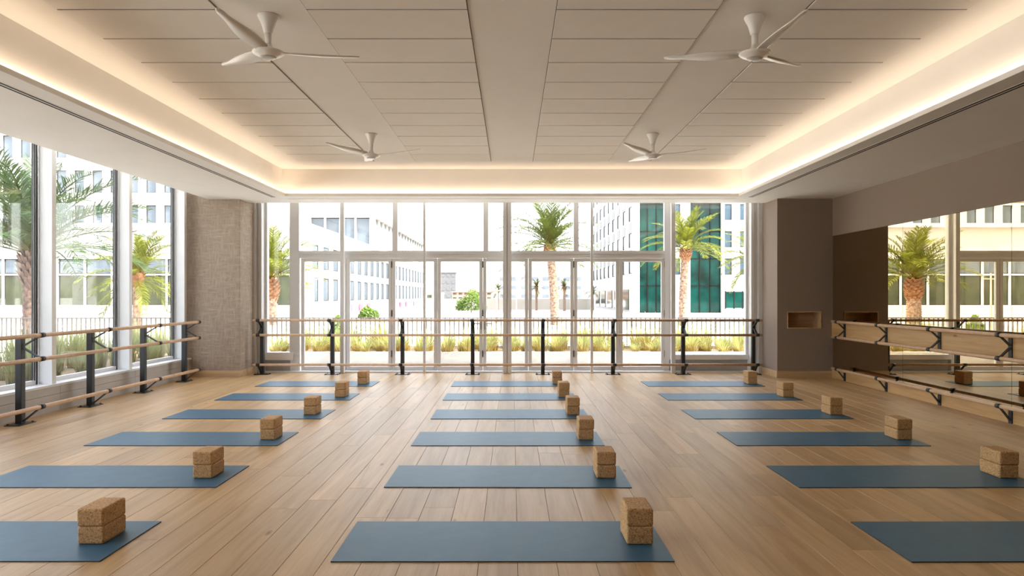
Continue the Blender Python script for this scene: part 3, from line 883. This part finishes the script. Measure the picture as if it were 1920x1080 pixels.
def facade(mb, ax, lo, hi, z0, z1, us, zs, wu, wh, plane, out, thick=.5):
    """wall with real openings: piers and spandrels"""
    def bx(a, b_, za, zb):
        if b_-a < 1e-4 or zb-za < 1e-4: return
        p0, p1 = sorted((plane, plane+out*thick))
        if ax == 'x': mb.box(a, b_, p0, p1, za, zb)
        else: mb.box(p0, p1, a, b_, za, zb)
    cur = lo
    for u in sorted(us):
        bx(cur, u-wu/2, z0, z1); cur = u+wu/2
    bx(cur, hi, z0, z1)
    for u in us:
        zc = z0
        for z in sorted(zs):
            bx(u-wu/2, u+wu/2, zc, z); zc = z+wh
        bx(u-wu/2, u+wu/2, zc, z1)

# white tower on the right with teal curtain walls
TW = empty('office_tower', (24, 100, -.6)); tag(TW, 'white office tower with green curtain-wall strips seen through the right doors', 'building')
def lp(mb, name, matn, root, smooth=False):
    o = mb.build(name, M[matn], root, smooth); o.location = -root.location; return o
mb = MB()
zs = [2.0+3.2*i+1.9 for i in range(8)]
yl = [83.2+4.6*i for i in range(9)]
facade(mb, 'y', 80.5, 124, -.6, 30, yl, [z+.2 for z in zs], 2.2, 1.75, 14.4, 1)
# front: piers between the curtain walls and windows
mb.box(14.4, 14.95, 80, 80.5, -.6, 30)
for a, b_ in ((18.05, 20.9), (24.6, 40)):
    us = [19.3] if a < 20 else [25.35, 27.15, 29.6, 32, 34.4, 36.8]
    facade(mb, 'x', a, b_, -.6, 30, us, zs, .85, 1.9, 80, 1)
mb.box(14.9, 40, 81.2, 124, -.6, 30)
lp(mb, 'wall', 'render_white', TW)
window_grid(TW, 'y', 0, yl, [z+.2 for z in zs], 2.2, 1.75, 14.4, 1, M['win_blue'], depth=.10)
window_grid(TW, 'x', 0, [19.3, 25.35, 27.15, 29.6, 32, 34.4, 36.8], zs, .85, 1.9, 80, 1, M['win_blue'])
for u in yl:
    for z in zs:
        lp(MB().box(14.36, 14.4, u-1.1, u+1.1, z+2.05, z+3.1), 'spandrel_panel', 'spandrel', TW)
for u in (25.35, 27.15):
    for z in zs:
        lp(MB().box(u-.43, u+.43, 79.97, 80.0, z+2.0, z+3.0), 'spandrel_panel', 'spandrel', TW)
gm = {}
for a, b_ in ((14.95, 18.05), (20.9, 24.6)):
    nx = 3; w = (b_-a)/nx
    for i in range(nx):
        for j in range(9):
            z = -.6 + j*3.2
            lp(MB().box(a+i*w+.05, a+(i+1)*w-.05, 80.6, 80.64, z+.05, z+3.15), 'curtain_pane', 'win_teal', TW)
    fr = MB()
    for i in range(nx+1): fr.box(a+i*w-.05, a+i*w+.05, 80.5, 80.68, -.6, 29.5)
    for j in range(10): fr.box(a, b_, 80.5, 80.68, -.65+j*3.2, -.55+j*3.2)
    lp(fr, 'curtain_frame', 'dark_mullion', TW)
lp(MB().box(25.0, 28.0, 79.93, 79.99, .0, 1.9), 'shopfront_pane', 'win_teal', TW)
for u in (25.0, 26.0, 27.0, 28.0): lp(MB().box(u-.05, u+.05, 79.9, 80, -.1, 2.0), 'shopfront_mullion', 'dark_mullion', TW)
for i in range(5):
    y0 = 84+i*7
    lp(MB().box(14.3, 14.39, y0, y0+4.6, -.3, 2.2), 'shopfront_pane', 'win_dark', TW)

# glass pavilion on the left (podium + set-back upper storey)
PV = empty('glass_pavilion', (-30, 80, -.6)); tag(PV, 'low white glazed pavilion stretching away on the left of the view', 'building')
mb = MB()
ylp = [62.5+3.6*i for i in range(22)]
zrow = (.9, 3.9)
facade(mb, 'y', 60.5, 144, -.6, 7.4, ylp, zrow, 1.9, 2.2, -18, -1)
us = [-19.6-2.4*i for i in range(15)]
def front_band(z0, z1, zw, hw):
    facade(mb, 'x', -55, -18, z0, z1, us, (zw,), 2.28, hw, 60, 1)
front_band(-.6, 3.3, .6, 2.6)
front_band(3.3, 7.4, 3.36, 1.3)
mb.box(-26.3, -18.6, 61.2, 144, -.6, 7.2); mb.box(-55, -26.3, 61.2, 75.5, -.6, 7.2)
mb.box(-26.3, -17.6, 59.4, 144, 7.4, 7.75); mb.box(-55, -26.3, 59.4, 75.5, 7.4, 7.75)
lp(mb, 'wall', 'render_white', PV)
window_grid(PV, 'y', 0, ylp, zrow, 1.9, 2.2, -18, -1, M['win_side'], depth=.07)
window_grid(PV, 'x', 0, us, (.6,), 2.28, 2.6, 60, 1, M['win_dark'])
window_grid(PV, 'x', 0, us, (3.36,), 2.28, 1.3, 60, 1, M['win_grey'])
for i in range(18):      # upper storey: glass with white fins
    y0 = 90+i*3
    lp(MB().box(-18.3, -18.25, y0+.15, y0+2.85, 7.9, 11.6), 'upper_pane', 'win_grey', PV)
    lp(MB().box(-18.5, -18.0, y0-.15, y0+.15, 7.75, 11.7), 'fin', 'render_white', PV)
for i in range(4):
    x1 = -18.6-i*2.0
    lp(MB().box(x1-1.85, x1-.15, 90, 90.05, 7.9, 11.6), 'upper_pane', 'win_grey', PV)
    lp(MB().box(x1-.15, x1+.15, 89.8, 90.2, 7.75, 11.7), 'fin', 'render_white', PV)
lp(MB().box(-26.3, -17.6, 89.4, 144, 11.7, 12.1).box(-26.2, -18.6, 90.3, 143.8, 7.7, 11.6), 'upper_roof', 'render_white', PV)
for y0, s in ((75, 1.6), (80, 1.6), (84.5, 1.6), (109, 2), (115, 2), (124, 2)):
    lp(MB().box(-17.9, -17.86, y0, y0+s, -.4, .5), 'banner', 'pink', PV)

# tall white block further left
TB = empty('apartment_block', (-55, 90, -.6)); tag(TB, 'tall white block with a grid of pale blue windows outside the side windows', 'building')
mb = MB()
usb = [-28.2-2.0*i for i in range(30)]
zsb = [9.0+3.9*i for i in range(5)]
facade(mb, 'x', -89, -26.4, -.6, 29.5, usb, zsb, 1.15, 2.5, 76, 1)
mb.box(-89, -26.4, 77.2, 110, -.6, 29.5)
lp(mb, 'wall', 'render_white', TB)
window_grid(TB, 'x', 0, usb, zsb, 1.15, 2.5, 76, 1, M['win_grey'])

# far buildings
def far_block(name, x, y, w, d, h, matn, label, rows=0, cols=0, wmat='win_grey'):
    r = empty(name, (x, y, -.6)); tag(r, label, 'building')
    MB().box(-w/2, w/2, 0, d, 0, h).build('wall', M[matn], r)
    MB().box(-w/2-.3, w/2+.3, -.3, d+.3, h, h+.4).build('roof', M[matn], r)
    for i in range(cols):
        for j in range(rows):
            u = -w/2 + w*(i+.5)/cols; z = h*(j+.45)/rows
            MB().box(u-w/cols*.3, u+w/cols*.3, -.12, .05, z, z+h/rows*.4).build('window', M[wmat], r)
far_block('residential_tower', -60.5, 200, 7, 10, 62, 'render_cream', 'cream residential tower with stacked balconies far behind the pavilion', 16, 4)
far_block('distant_tower', -29, 310, 7, 8, 12.5, 'far_grey', 'hazy grey distant tower seen through the middle door', 4, 3, 'far_grey')
far_block('distant_hall', -17, 290, 17, 10, 3.6, 'far_pink', 'low pink distant building with small windows', 2, 7, 'win_dark')
far_block('distant_house', -33, 250, 14, 10, 2.8, 'render_cream', 'low cream distant house beside the grey tower', 1, 5, 'win_dark')
far_block('distant_villa', 10, 240, 30, 12, 9, 'render_cream', 'cream distant building behind the tall palm', 3, 8)
struct(MB().box(-14, 12, 100, 100.3, -.6, 1.0).build('boundary_wall', M['render_cream']), 'low cream boundary wall at the far end of the court', 'wall')

# poles and cars
def pole(x, y, h, r_, label, ball=False):
    o = empty('street_pole', (x, y, -.6)); tag(o, label, 'pole')
    MB().tube((0,0,0), (0,0,h), r_, 10, r_*.7).build('shaft', M['pole'], o)
    MB().tube((0,0,0), (0,0,.15), r_*2, 10).build('foot', M['pole'], o)
    MB().tube((-.35,0,h*.92), (.35,0,h*.92), r_*.5, 8).build('crossbar', M['pole'], o)
    if ball:
        MB().lathe([(.02,-.22), (.18,-.16), (.28,0), (.18,.16), (.02,.22)], 16, (.9,0,h*.56)).build('round_sign', M['pole'], o, True)
        MB().tube((0,0,h*.56), (.9,0,h*.56), .02, 6).build('sign_arm', M['pole'], o)
pole(-7.8, 26.8, 2.9, .045, 'slim brown pole beyond the railing on the left')
pole(.45, 72, 6.5, .06, 'slim utility pole with a small round sign just right of the double post', True)
pole(-1.1, 50, 2.6, .10, 'short grey bollard post left of the double door post')
def car(x, y, label):
    o = empty('car', (x, y, -.6)); tag(o, label, 'car', 'parked cars')
    prof = [(-2.1,.35), (-2.1,.8), (-1.3,.95), (-.8,1.42), (.7,1.42), (1.4,.95), (2.1,.85), (2.15,.35)]
    mb = MB(); n = len(prof)
    for s, k in ((-1, 1), (1, 1)):
        for px, pz in prof: mb.v.append((px, s*(.85 if pz < 1 else .68), pz))
    for i in range(n): mb.f.append((i, (i+1) % n, n+(i+1) % n, n+i))
    mb.f += [tuple(reversed(range(n))), tuple(range(n, 2*n))]
    mb.build('body', M['car'], o)
    MB().box(-.95, .95, -.80, -.72, .98, 1.34).build('side_window', M['win_dark'], o)
    for wx in (-1.35, 1.35):
        for wy in (-.8, .62): MB().tube((wx, wy, .32), (wx, wy+.18, .32), .32, 14).build('wheel', M['tyre'], o)
car(9.2, 148, 'dark parked car left of the tall palm trunk foot')
car(12.4, 146, 'dark parked car right of the tall palm trunk foot')
